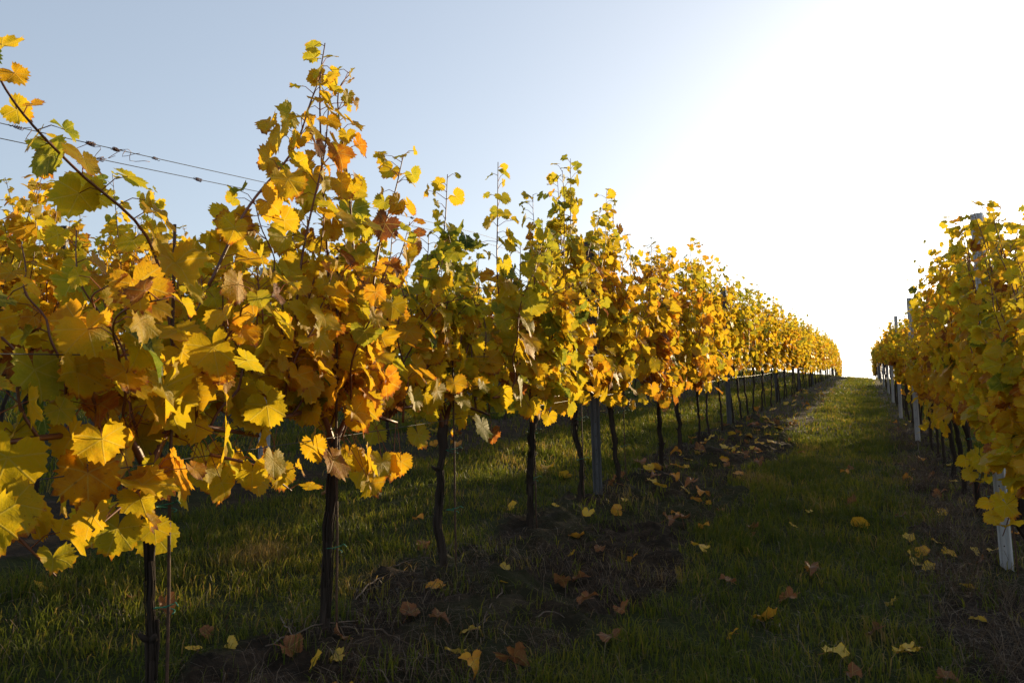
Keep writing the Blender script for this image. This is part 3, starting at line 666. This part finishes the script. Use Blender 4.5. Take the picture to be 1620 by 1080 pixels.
SPOT = [(1105, 878, 'yellow', 'single yellow fallen leaf in the grass in the middle of the lane', 1.0), (1360, 838, 'yellow', 'bright yellow fallen leaf standing up in the shaded lane grass', 1.15),
 (1215, 985, 'orange', 'large orange and yellow fallen leaf in the near lane grass', 1.15), (1250, 958, 'brown', 'reddish brown fallen leaf just behind the large orange one', 1.0),
 (1163, 1012, 'yellow', 'small yellow fallen leaf left below the large orange one', .6), (1437, 1045, 'pale', 'large pale yellow fallen leaf nearest the bottom right corner', 1.1),
 (1415, 968, 'pale', 'small pale yellow fallen leaf on soil right of the lane', .7), (1440, 890, 'pale', 'leftmost leaf of the yellow cluster at the foot of the right row', 1.0),
 (1462, 880, 'yellow', 'second leaf from the left in the yellow cluster by the right row', 1.0), (1466, 897, 'pale', 'frontmost leaf of the yellow cluster by the right row', .9), (1500, 880, 'yellow', 'yellow fallen leaf between the cluster and the pale steel post', 1.0),
 (1543, 880, 'pale', 'pale fallen leaf touching the foot of the pale steel post', .95), (1550, 897, 'brown', 'brown fallen leaf in front of the pale steel post', .9), (1490, 822, 'pale', 'pale fallen leaf on dead weeds behind the yellow cluster', .8),
 (1600, 865, 'yellow', 'bright yellow fallen leaf at the right edge of the picture', 1.3), (978, 815, 'orange', 'upright orange yellow fallen leaf on soil right of the dark post', .9), (915, 857, 'orange', 'curled orange red fallen leaf on the soil left of the lane', 1.1),
 (905, 880, 'yellow', 'small yellow leaf just below the curled orange red one', .5), (985, 868, 'yellow', 'dull yellow fallen leaf at the soil and grass edge', .8), (799, 930, 'yellow', 'small orange yellow fallen leaf at the end of a long twig', .65),
 (690, 942, 'orange', 'dull orange folded fallen leaf between the second and third trunks', .9), (745, 1005, 'pale', 'pale ragged fallen leaf on the dark soil near the bottom', .8), (735, 1062, 'orange', 'big orange fallen leaf at the bottom edge of the picture', .95),
 (830, 1060, 'brown', 'greyish brown fallen leaf near the bottom edge', 1.0), (800, 905, 'pale', 'flat pale yellow leaf above the long twig', .6), (650, 985, 'brown', 'brown and cream fallen leaves on the near soil', .9), (537, 1060, 'pale', 'pale yellow fallen leaf right of the second trunk base', .75),
 (500, 1070, 'yellow', 'yellow fallen leaf by the bottom edge near the second trunk', .8), (455, 1050, 'brown', 'curled brown fallen leaf left of the second trunk', .8), (367, 1043, 'pale', 'small pale leaf on the dark soil between the two nearest trunks', .5),
 (305, 1050, 'yellow', 'dim yellow fallen leaf right of the nearest trunk', .6), (258, 985, 'brown', 'red brown leaf leaning just right of the nearest trunk', .7), (325, 1020, 'brown', 'small dark red leaf between the two nearest trunks', .5),
 (205, 960, 'brown', 'dark orange leaf left of the nearest trunk', .45), (60, 945, 'pale', 'faint yellow leaf in the grass at the far left', .7), (812, 812, 'yellow', 'yellow leaf between the fourth and fifth trunks', .8), (880, 810, 'yellow', 'yellow leaf just left of the dark post foot', .7),
 (662, 832, 'orange', 'orange leaf in the shaded grass left of the third trunk', .7), (668, 870, 'brown', 'brown leaf on the soil edge left of the third trunk', .8), (930, 950, 'brown', 'brown leaf lowest in the brown cluster on the soil', 1.1), (920, 915, 'brown', 'brown leaf topmost in the brown cluster on the soil', .9), (890, 920, 'brown', 'brown leaf leftmost in the brown cluster on the soil', .9),
 (985, 970, 'brown', 'dark red leaf right of the brown cluster at the grass edge', .8), (1050, 835, 'brown', 'brown leaf on the grass edge left of the lane', .9), (1255, 836, 'yellow', 'small dull yellow leaf in the lane grass left of the bright one', .7), (1100, 795, 'orange', 'orange leaf on the soil edge beyond the dark post', 1.0)]
for (px, py, kd, lab, sc) in SPOT:
    x, y = on_ground(px, py); fallen(x, y, kd, lab, sc*.76, tilt=.5, up=.004)
for j in range(80):     # the drift of leaves on the soil beyond the first post
    y = 5.9+RNG.random()*8.5; x = RNG.uniform(-1.95, -1.05)
    fallen(x, y, ['yellow', 'pale', 'orange', 'brown', 'yellow', 'brown', 'pale'][j % 7], 'fallen leaf in the yellow and brown drift under the left row beyond the dark post', RNG.uniform(.5, .95), 'fallen leaves drifted under the left row')
for j in range(45):
    y = RNG.uniform(11.5, 30); x = RNG.uniform(-1.9, -.9)
    fallen(x, y, ['yellow', 'orange', 'pale', 'brown'][j % 4], 'small distant fallen leaf along the far soil strip of the left row', RNG.uniform(.8, 1.2), 'distant fallen leaves along the left row')
for j in range(60):
    y = 2.0+RNG.random()**1.3*9; x = RNG.uniform(-1.9, .9)
    fallen(x, y, ['brown', 'brown', 'orange', 'pale', 'brown'][j % 5], 'dull fallen leaf scattered in the shade of the lane and its edges', RNG.uniform(.35, .75), 'dull scattered fallen leaves')
for j in range(25):
    y = 4+RNG.random()*14; x = RNG.uniform(.3, 1.1)
    fallen(x, y, ['yellow', 'brown', 'pale', 'orange'][j % 4], 'fallen leaf among the dead weeds under the right row', RNG.uniform(.6, 1.), 'fallen leaves under the right row')
for j in range(20):
    y = 4+RNG.random()*12; x = RNG.uniform(-4.3, -2.2)
    fallen(x, y, ['yellow', 'brown', 'pale', 'orange'][j % 4], 'fallen leaf in the grass behind the left row', RNG.uniform(.7, 1.), 'fallen leaves behind the left row')
# ------------------------------------------------------------------ pruned twigs on the soil
TW = [((795, 938), (770, 985), (765, 1020), 'thin pale twig curving down from a small yellow leaf'), ((445, 985), (452, 1020), (470, 1035), 'short pale bent stalk between the two nearest trunks'), ((420, 1045), (500, 1020), (570, 1000), 'long straight twig lying left of the second trunk'),
      ((540, 1010), (620, 1030), (690, 1062), 'long twig crossing the near dark soil'), ((600, 915), (650, 900), (700, 888), 'brown twig pointing to the third trunk'), ((820, 990), (870, 975), (905, 985), 'short pale twig beside the brown leaf cluster'),
      ((1005, 745), (1060, 760), (1090, 778), 'dark twig on the leaf drift'), ((1450, 640), (1452, 700), (1458, 730), 'stiff tan stalk at the edge of the right row'), ((560, 960), (600, 930), (655, 925), 'grey twig in front of the soil edge')]
for (a, b, c, lab) in TW:
    pts = []
    for q_, hh in ((a, .015), (b, .035), (c, .02)):
        x, y = on_ground(*q_); pts.append((x, y, float(gz(x, y))+hh))
    Q = spline(pts, 14); Q += RNG.normal(0, .003, Q.shape); V, F = tube(Q, np.linspace(.0035, .0018, 14), 5)
    tag(obj('twig', mesh_np('twig', V, F, [M_TWIG])), lab, 'twig', 'pruned twigs on the soil')
